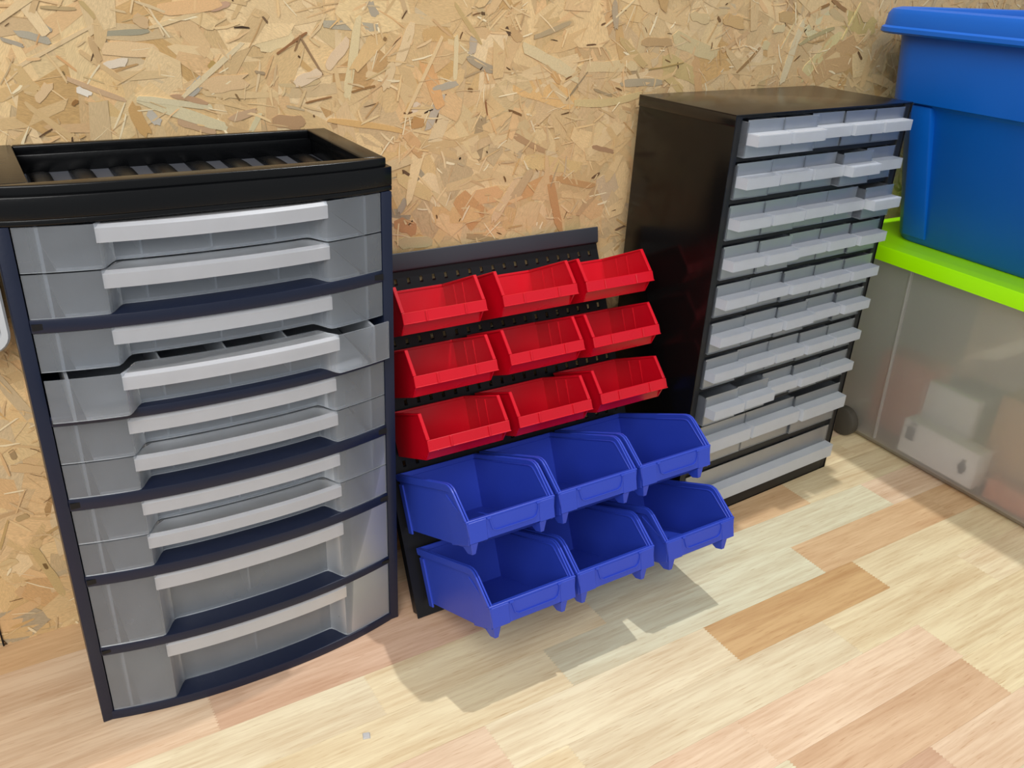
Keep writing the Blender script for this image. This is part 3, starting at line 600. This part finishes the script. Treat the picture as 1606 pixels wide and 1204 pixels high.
def blue_bin_mesh():
    w, D = 0.1055, 0.1702; T = 0.0018; zt = 0.0362; zb = -0.0300; ins = 0.0040; yk = -0.006; ya = -0.150
    mb = MB()
    # rounded knee between the flat rim and the sloping cheek
    knee = [(-0.1360, zt), (-0.1430, zt - .0010), (-0.1485, zt - 0.0040), (-0.1525, zt - 0.0090)]
    prof = [(yk, zb), (-0.150, zb), (-0.1640, -0.0235), (-D + .0012, -0.001)] + knee[::-1] + [(yk, zt)]
    def side(xt, xb, dx):
        def X(z): return xb + (xt - xb) * (z - zb) / (zt - zb)
        n = len(prof)
        A = [mb.bm.verts.new((X(z), y, z)) for y, z in prof]; B = [mb.bm.verts.new((X(z) + dx, y, z)) for y, z in prof]
        for i in range(n): mb.bm.faces.new((A[i], A[(i + 1) % n], B[(i + 1) % n], B[i]))
        mb.bm.faces.new(A[::-1]); mb.bm.faces.new(B)
    side(0.0030, ins, T); side(w - 0.0030, w - ins, -T)
    a, b = ins + T * .5, w - ins - T * .5; a2, b2 = 0.0030 + T * .5, w - 0.0030 - T * .5
    mb.hexa([(a, -0.150, zb), (b, -0.150, zb), (b, yk, zb), (a, yk, zb), (a, -0.150, zb + T), (b, -0.150, zb + T), (b, yk, zb + T), (a, yk, zb + T)])
    mb.hexa([(a, yk - T, zb), (b, yk - T, zb), (b, yk, zb), (a, yk, zb), (a2, yk - T, zt), (b2, yk - T, zt), (b2, yk, zt), (a2, yk, zt)])
    mb.hexa([(a, -0.150, zb), (b, -0.150, zb), (b, -0.150 + T, zb), (a, -0.150 + T, zb), (a, -0.166, -0.0225), (b, -0.166, -0.0225), (b, -0.166 + T, -0.0215), (a, -0.166 + T, -0.0215)])
    # outside pilasters: back post and front step
    for sx, x in ((1, 0.0022), (-1, w - 0.0022)):
        x0, x1 = sorted((x, x + sx * 0.0022))
        mb.hexa([(x0, -0.016, zb - .004), (x1, -0.016, zb - .004), (x1, yk, zb - .004), (x0, yk, zb - .004), (x0 - sx * .0006, -0.016, zt - .012), (x1, -0.016, zt - .012), (x1, yk, zt - .012), (x0 - sx * .0006, yk, zt - .012)])
        mb.hexa([(x0, -0.1620, zb + .004), (x1, -0.1620, zb + .004), (x1, -0.122, zb - .0005), (x0, -0.122, zb - .0005), (x0, -0.1685, -0.004), (x1, -0.1685, -0.004), (x1, -0.1300, zt - 0.012), (x0, -0.1300, zt - 0.012)])
    body = mb.mesh('bin_body', 0.0005, 1)
    # wide turned-over rim
    mb = MB()
    path = [(yk, zt)] + knee + [(-D + .0010, 0.0)]
    def rail(x0, x1, xi0, xi1):
        R = []
        for i, (y, z) in enumerate(path):
            if i == 0 or i == 1: ny, nz = 0.0, 1.0
            elif i == len(path) - 1: ny, nz = -0.98, 0.2
            else:
                t_ = [0, 0, .35, .75, .95][i] * 1.25; ny, nz = -math.sin(t_), math.cos(t_)
            d = 0.0082 if i < len(path) - 1 else 0.006
            q = (y - ny * d, z - nz * d)
            R.append([(x0, y, z), (x1, y, z), (xi1, q[0], q[1]), (xi0, q[0], q[1])])
        mb.loops(R)
    rail(0.0, 0.0022, 0.0004, 0.0026); rail(w - 0.0022, w, w - 0.0026, w - 0.0004)       # outer band
    def ledge(x0, x1):
        R = []
        for i, (y, z) in enumerate(path):
            dn = 0.0050
            if i <= 1: yy, zz = y, z - dn
            elif i == len(path) - 1: yy, zz = y + .004, z - 0.0008
            else:
                t_ = [0, 0, .35, .75, .95][i] * 1.25; yy, zz = y + math.sin(t_) * dn, z - math.cos(t_) * dn
            R.append([(x0, yy, zz), (x1, yy, zz), (x1, yy + .0008, zz - .0014), (x0, yy + .0008, zz - .0014)])
        mb.loops(R)
    ledge(0.0012, 0.0062); ledge(w - 0.0062, w - 0.0012)
    mb.box(0.0, w, yk - 0.0026, yk, zt - 0.006, zt)
    mb.box(0.008, w - 0.008, -0.0058, -0.0022, zt - 0.014, zt - 0.002)
    rim = mb.mesh('bin_rim', 0.0005, 1)
    # front apron with recessed label holder
    mb = MB(); h = 0.0235
    mb.hexa([(0.0030, -0.1660, -h), (w - .0030, -0.1660, -h), (w - .0030, -0.1630, -h), (0.0030, -0.1630, -h), (0.0004, -D, -0.0022), (w - .0004, -D, -0.0022), (w - .0004, -D + .004, -0.0022), (0.0004, -D + .004, -0.0022)])
    mb.box(0.0, w, -D - .0002, -D + 0.0068, -0.0023, 0.0)
    # the two front corners stand proud of the apron centre
    for x0, x1 in ((0.0022, 0.0225), (w - 0.0205, w - 0.0022)):
        mb.hexa([(x0, -0.1668, -h - .0006), (x1, -0.1668, -h - .0006), (x1, -0.1630, -h - .0006), (x0, -0.1630, -h - .0006), (x0, -D - .0006, -0.002), (x1, -D - .0006, -0.002), (x1, -D + .002, -0.002), (x0, -D + .002, -0.002)])
    lip = mb.mesh('front_lip', 0.0005, 1)
    mb = MB()   # raised outline of the label holder
    def bar(p, q, wd=0.0012):
        (xa, za), (xb, zb_) = p, q
        def Y(z): return -D + (0.0042) * (-z / h) - 0.0015
        dx, dz = xb - xa, zb_ - za; L = math.hypot(dx, dz); nx, nz = -dz / L * wd / 2, dx / L * wd / 2
        c = [(xa - nx, za - nz), (xb - nx, zb_ - nz), (xb + nx, zb_ + nz), (xa + nx, za + nz)]
        mb.hexa([(x, Y(z), z) for x, z in c] + [(x, Y(z) + 0.002, z) for x, z in c])
    pts = [(0.0255, -0.0015), (0.0290, -0.0150), (0.0330, -0.0172), (0.0770, -0.0172), (0.0810, -0.0150), (0.0838, -0.0090), (0.0842, -0.0015)]
    for p, q in zip(pts, pts[1:]): bar(p, q)
    for x in (0.0255, 0.0842): mb.box(x - .0022, x + .0022, -D - 0.0016, -D + .001, -0.0034, -0.0012)
    holder = mb.mesh('label_holder', 0.0)
    feet = []   # stacking feet under the front corners
    for x0, x1 in ((0.0036, 0.0120), (w - 0.0205, w - 0.0120)):
        mb = MB(); mb.hexa([(x0 + .001, -0.1610, -0.0362), (x1 - .003, -0.1610, -0.0362), (x1 - .003, -0.1510, -0.0362), (x0 + .001, -0.1510, -0.0362), (x0, -0.1655, -0.0240), (x1, -0.1655, -0.0240), (x1, -0.1440, -0.0290), (x0, -0.1440, -0.0290)])
        feet.append(mb.mesh('foot', 0.0005, 1))
    return body, rim, lip, holder, feet[0], feet[1]
RB = red_bin_mesh(); BB = blue_bin_mesh()
def put_bin(name, parts, names, m, u, v, label, group):
    r = empty(name); r.matrix_world = panel_frame(u, v + 0.0012, 0.0014)
    tag(r, label, 'bin', group)
    for me, nm in zip(parts, names): link(nm, me, m, r)
    return r
RU = [[(.0090, .3485), (.1310, .3489), (.2445, .3486)], [(.0087, .2822), (.1263, .2839), (.2405, .2832)], [(.0100, .2138), (.1225, .2140), (.2370, .2164)]]
col = ['left', 'middle', 'right']; rw = ['top', 'second', 'third']
for r in range(3):
    for c in range(3):
        u, v = RU[r][c]
        put_bin('picking_bin', RB, ('bin_body', 'bin_rim', 'front_lip'), M['red'], u, v,
                'small red plastic bin, %s one of the %s row of red bins on the panel' % (col[c], rw[r]), 'red bins on the louvre panel')
BU = [[(.0040, .1360), (.1138, .1368), (.2237, .1374)], [(.0113, .0468), (.1192, .0478), (.2414, .0460)]]
for r in range(2):
    for c in range(3):
        u, v = BU[r][c]
        put_bin('picking_bin', BB, ('bin_body', 'bin_rim', 'front_lip', 'label_holder', 'foot', 'foot'), M['blue'], u, v,
                'large blue plastic bin, %s one of the %s row of blue bins' % (col[c], ('upper', 'lower')[r]), 'blue bins below the red ones')

# ------------------------------------------------------------------ frosted storage box with lime lid, and the tub on it
AB = -0.0368
BX = empty('storage_box', (1.450, 0.0, 0.0), AB); tag(BX, 'wide frosted clear storage box with lime green lid, under the blue tub', 'storage box')
Yb, Yf, BWX = -0.045, -0.66, 0.42
def ring(x0, inset_y, z, r=0.045): return rrect(x0, BWX - x0, Yf + inset_y, Yb - inset_y, r, z)
mb = MB(); T = 0.0028
outer = [ring(0.010, .010, 0.004, .035), ring(0.001, .002, 0.014, .045), ring(-0.012, -.006, 0.16), ring(-0.024, -.014, 0.318)]
inner = [ring(-0.024 + T, -.014 + T, 0.318), ring(-0.012 + T, -.006 + T, 0.16), ring(0.001 + T, .002 + T, 0.016), ring(0.012, .012, 0.0075, .035)]
mb.loops(outer + inner)
mb.obj('box_body', M['frost_box'], BX)
MB().hexa([(-.0045, -.166, .02), (-.001, -.166, .02), (-.001, -.163, .02), (-.0045, -.163, .02), (-.0280, -.172, .315), (-.0245, -.172, .315), (-.0245, -.169, .315), (-.0280, -.169, .315)]).obj('corner_rib', M['frost_box'], BX)
mb = MB()
mb.loops([ring(-0.0445, -.028, 0.3155, .05), ring(-0.0450, -.029, 0.3330, .05), ring(-0.0430, -.027, 0.3372, .05), ring(-0.030, -.014, 0.3392, .045), ring(-0.026, -.010, 0.3392, .045)], close_start=False, close_end=True)
mb.loops([ring(-0.0445, -.028, 0.3155, .05), ring(-0.0270, -.015, 0.3155, .05), ring(-0.0270, -.015, 0.3340, .05)], close_start=False, close_end=True)
mb.obj('lid', M['lime'], BX)
def wheel(y):
    mb = MB(); nseg = 28
    pr = [(-0.0180, 0.020), (-0.0160, 0.0235), (-0.0120, 0.0250), (-0.0040, 0.0250), (-0.0030, 0.0235)]
    mb.loops([[(x, y + r * math.cos(2 * math.pi * i / nseg), 0.0250 + r * math.sin(2 * math.pi * i / nseg)) for i in range(nseg)] for x, r in pr])
    mb.obj('wheel', M['wheel'], BX)
wheel(-0.106); wheel(-0.60)
TB = empty('storage_tub', (1.450, 0.0, 0.3395), AB); tag(TB, 'big open blue plastic tub standing on the lime green lid', 'tub')
def tr(x0, z, iy, r=0.045): return rrect(x0, 0.44 - x0, Yf - 0.01 + iy, -0.062 - iy, r, z, 8)
mb = MB()
outer = [tr(0.010, 0.0006, .034, .035), tr(0.003, 0.008, .028), tr(-0.043, 0.192, .020), tr(-0.048, 0.1995, .016), tr(-0.060, 0.2035, .012), tr(-0.0675, 0.289, .006)]
innr = [tr(-0.0640, 0.300, .008), tr(-0.0560, 0.204, .016), tr(-0.040, 0.192, .024), tr(0.007, 0.012, .032), tr(0.014, 0.0046, .038, .035)]
mb.loops(outer + innr)
mb.obj('tub_body', M['tub'], TB)
mb = MB()
mb.loops([tr(-0.0680, 0.2885, .006), tr(-0.0865, 0.2875, -.012, .05), tr(-0.0900, 0.2900, -.015, .05), tr(-0.0895, 0.2950, -.0145, .05), tr(-0.0870, 0.2975, -.012, .05), tr(-0.0860, 0.3120, -.011, .05), tr(-0.0830, 0.3180, -.008, .05), tr(-0.0760, 0.3205, -.001, .05), tr(-0.0690, 0.3190, .004), tr(-0.0640, 0.3120, .008), tr(-0.0640, 0.2990, .008), tr(-0.0675, 0.2890, .0062)], False, False)
mb.obj('tub_rim', M['tub'], TB)
def rib_(ya, yb2):
    mb = MB()
    mb.hexa([(-0.0005, ya, 0.010), (0.010, ya, 0.010), (0.010, yb2, 0.010), (-0.0005, yb2, 0.010), (-0.0555, ya + .004, 0.2), (-0.040, ya + .004, 0.2), (-0.040, yb2 - .004, 0.2), (-0.0555, yb2 - .004, 0.2)])
    mb.obj('corner_rib', M['tub'], TB, bevel=0.003, seg=2)
rib_(-0.158, -0.118); rib_(-0.61, -0.57); 
MB().hexa([(-.004, -.345, .02), (.008, -.345, .02), (.008, -.315, .02), (-.004, -.315, .02), (-.049, -.343, .196), (-.040, -.343, .196), (-.040, -.317, .196), (-.049, -.317, .196)]).obj('side_rib', M['tub'], TB, bevel=0.003)

# things seen blurred through the frosted box
def in_box(name, x, y, z, rx, label, cat, build):
    e = empty(name, (0, 0, 0)); e.matrix_world = Matrix.Translation((1.45, 0, 0)) @ Matrix.Rotation(AB, 4, 'Z') @ Matrix.Translation((x, y, z)) @ Matrix.Rotation(rx, 4, 'X')
    tag(e, label, cat); build(e); return e
def b1(e):
    MB().box(0, 0.03, -0.130, 0, 0, 0.058).obj('carton', M['card'], e, bevel=0.0006)
    MB().box(-0.0008, -0.0001, -0.022, -0.008, 0.026, 0.048).obj('printed_square', M['print'], e); MB().box(-0.0008, -0.0001, -0.022, -0.012, 0.052, 0.056).obj('printed_line', M['print'], e)
    MB().box(-0.0008, -0.0001, -0.112, -0.105, 0.016, 0.040).obj('printed_mark', M['print'], e); MB().box(-0.0008, -0.0001, -0.115, -0.102, 0.022, 0.031).obj('printed_mark', M['print'], e)
in_box('carton', 0.0055, -0.203, 0.0175, 0, 'long white carton lying inside the frosted box, dark marks at both ends', 'box', b1)
in_box('card', 0.040, -0.205, 0.0088, 0, 'white card standing behind the long carton inside the frosted box', 'card', lambda e: MB().box(0, 0.012, -0.085, 0, 0, 0.125).obj('card_sheet', M['card'], e))
in_box('card', 0.020, -0.400, 0.030, 0.62, 'white card tilted on its corner inside the frosted box, right of the carton', 'card', lambda e: MB().box(0, 0.004, -0.08, 0.0, 0, 0.07).obj('card_sheet', M['card'], e))
in_box('packet', 0.055, -0.100, 0.0088, 0, 'reddish brown packet inside the frosted box, near its back corner', 'packet', lambda e: MB().box(0, 0.05, -0.10, 0.0, 0, 0.135).obj('packet_body', M['brown'], e, bevel=0.006))
in_box('packet', 0.050, -0.310, 0.0088, 0, 'tan packet inside the frosted box, right of the standing card', 'packet', lambda e: MB().box(0, 0.06, -0.085, 0.0, 0, 0.15).obj('packet_body', M['tan'], e, bevel=0.006))
in_box('packet', 0.030, -0.345, 0.0088, 0, 'low pink packet inside the frosted box, right of the carton', 'packet', lambda e: MB().box(-0.012, 0.010, -0.20, 0.0, 0, 0.035).obj('packet_body', M['brown'], e, bevel=0.004))

# ------------------------------------------------------------------ pale case on the wall at the left edge
CS = empty('wall_case', (0.0, -0.0005, 0.0)); tag(CS, 'pale grey rounded case with dark inset, on the wall at the left edge', 'wall case')
def rr_y(x0, x1, z0, z1, r, y, n=6): return [(p[0], y, p[1]) for p in rrect(x0, x1, z0, z1, r, 0, n)]
mb = MB(); X0, X1, Z0, Z1 = 0.10, 0.2715, 0.352, 0.520
mb.loops([rr_y(X0, X1, Z0, Z1, .018, -0.044), rr_y(X0 - .0, X1, Z0, Z1, .018, -0.040), rr_y(X0, X1, Z0, Z1, .018, -0.036)][::-1])
mb.bm.free(); mb = MB()
mb.loops([rr_y(X0 + .001, X1 - .0005, Z0 + .001, Z1 - .001, .017, -0.0035), rr_y(X0 + .001, X1 - .0005, Z0 + .001, Z1 - .001, .017, -0.036)])
mb.obj('case_back', M['midgrey'], CS)
mb = MB()
mb.loops([rr_y(X0, X1, Z0, Z1, .018, -0.0362), rr_y(X0, X1, Z0, Z1, .018, -0.041), rr_y(X0 + .002, X1 - .002, Z0 + .002, Z1 - .002, .016, -0.043), rr_y(X0 + .008, X1 - .007, Z0 + .012, Z1 - .010, .008, -0.043), rr_y(X0 + .0085, X1 - .0075, Z0 + .0125, Z1 - .0105, .008, -0.038)], False, False)
mb.obj('front_frame', M['pale'], CS)
MB().loops([rr_y(X0 + .0086, X1 - .0076, Z0 + .0126, Z1 - .0106, .008, -0.0365), rr_y(X0 + .0086, X1 - .0076, Z0 + .0126, Z1 - .0106, .008, -0.0385)]).obj('inset_panel', M['dark'], CS)

# small clear chip lying on the bench
mb = MB(); mb.hexa([(0, 0, 0), (.010, -.003, 0), (.013, .006, 0), (.003, .010, 0), (.001, .001, .0016), (.009, -.002, .0022), (.011, .006, .0026), (.004, .009, .0018)])
ch = mb.obj('plastic_chip', M['frost_handle'], None, loc=(0.4885, -0.307, 0.0003))
ch.scale = (0.7, 0.7, 0.7); tag(ch, 'small clear plastic chip lying on the bench before the navy cabinet', 'chip')
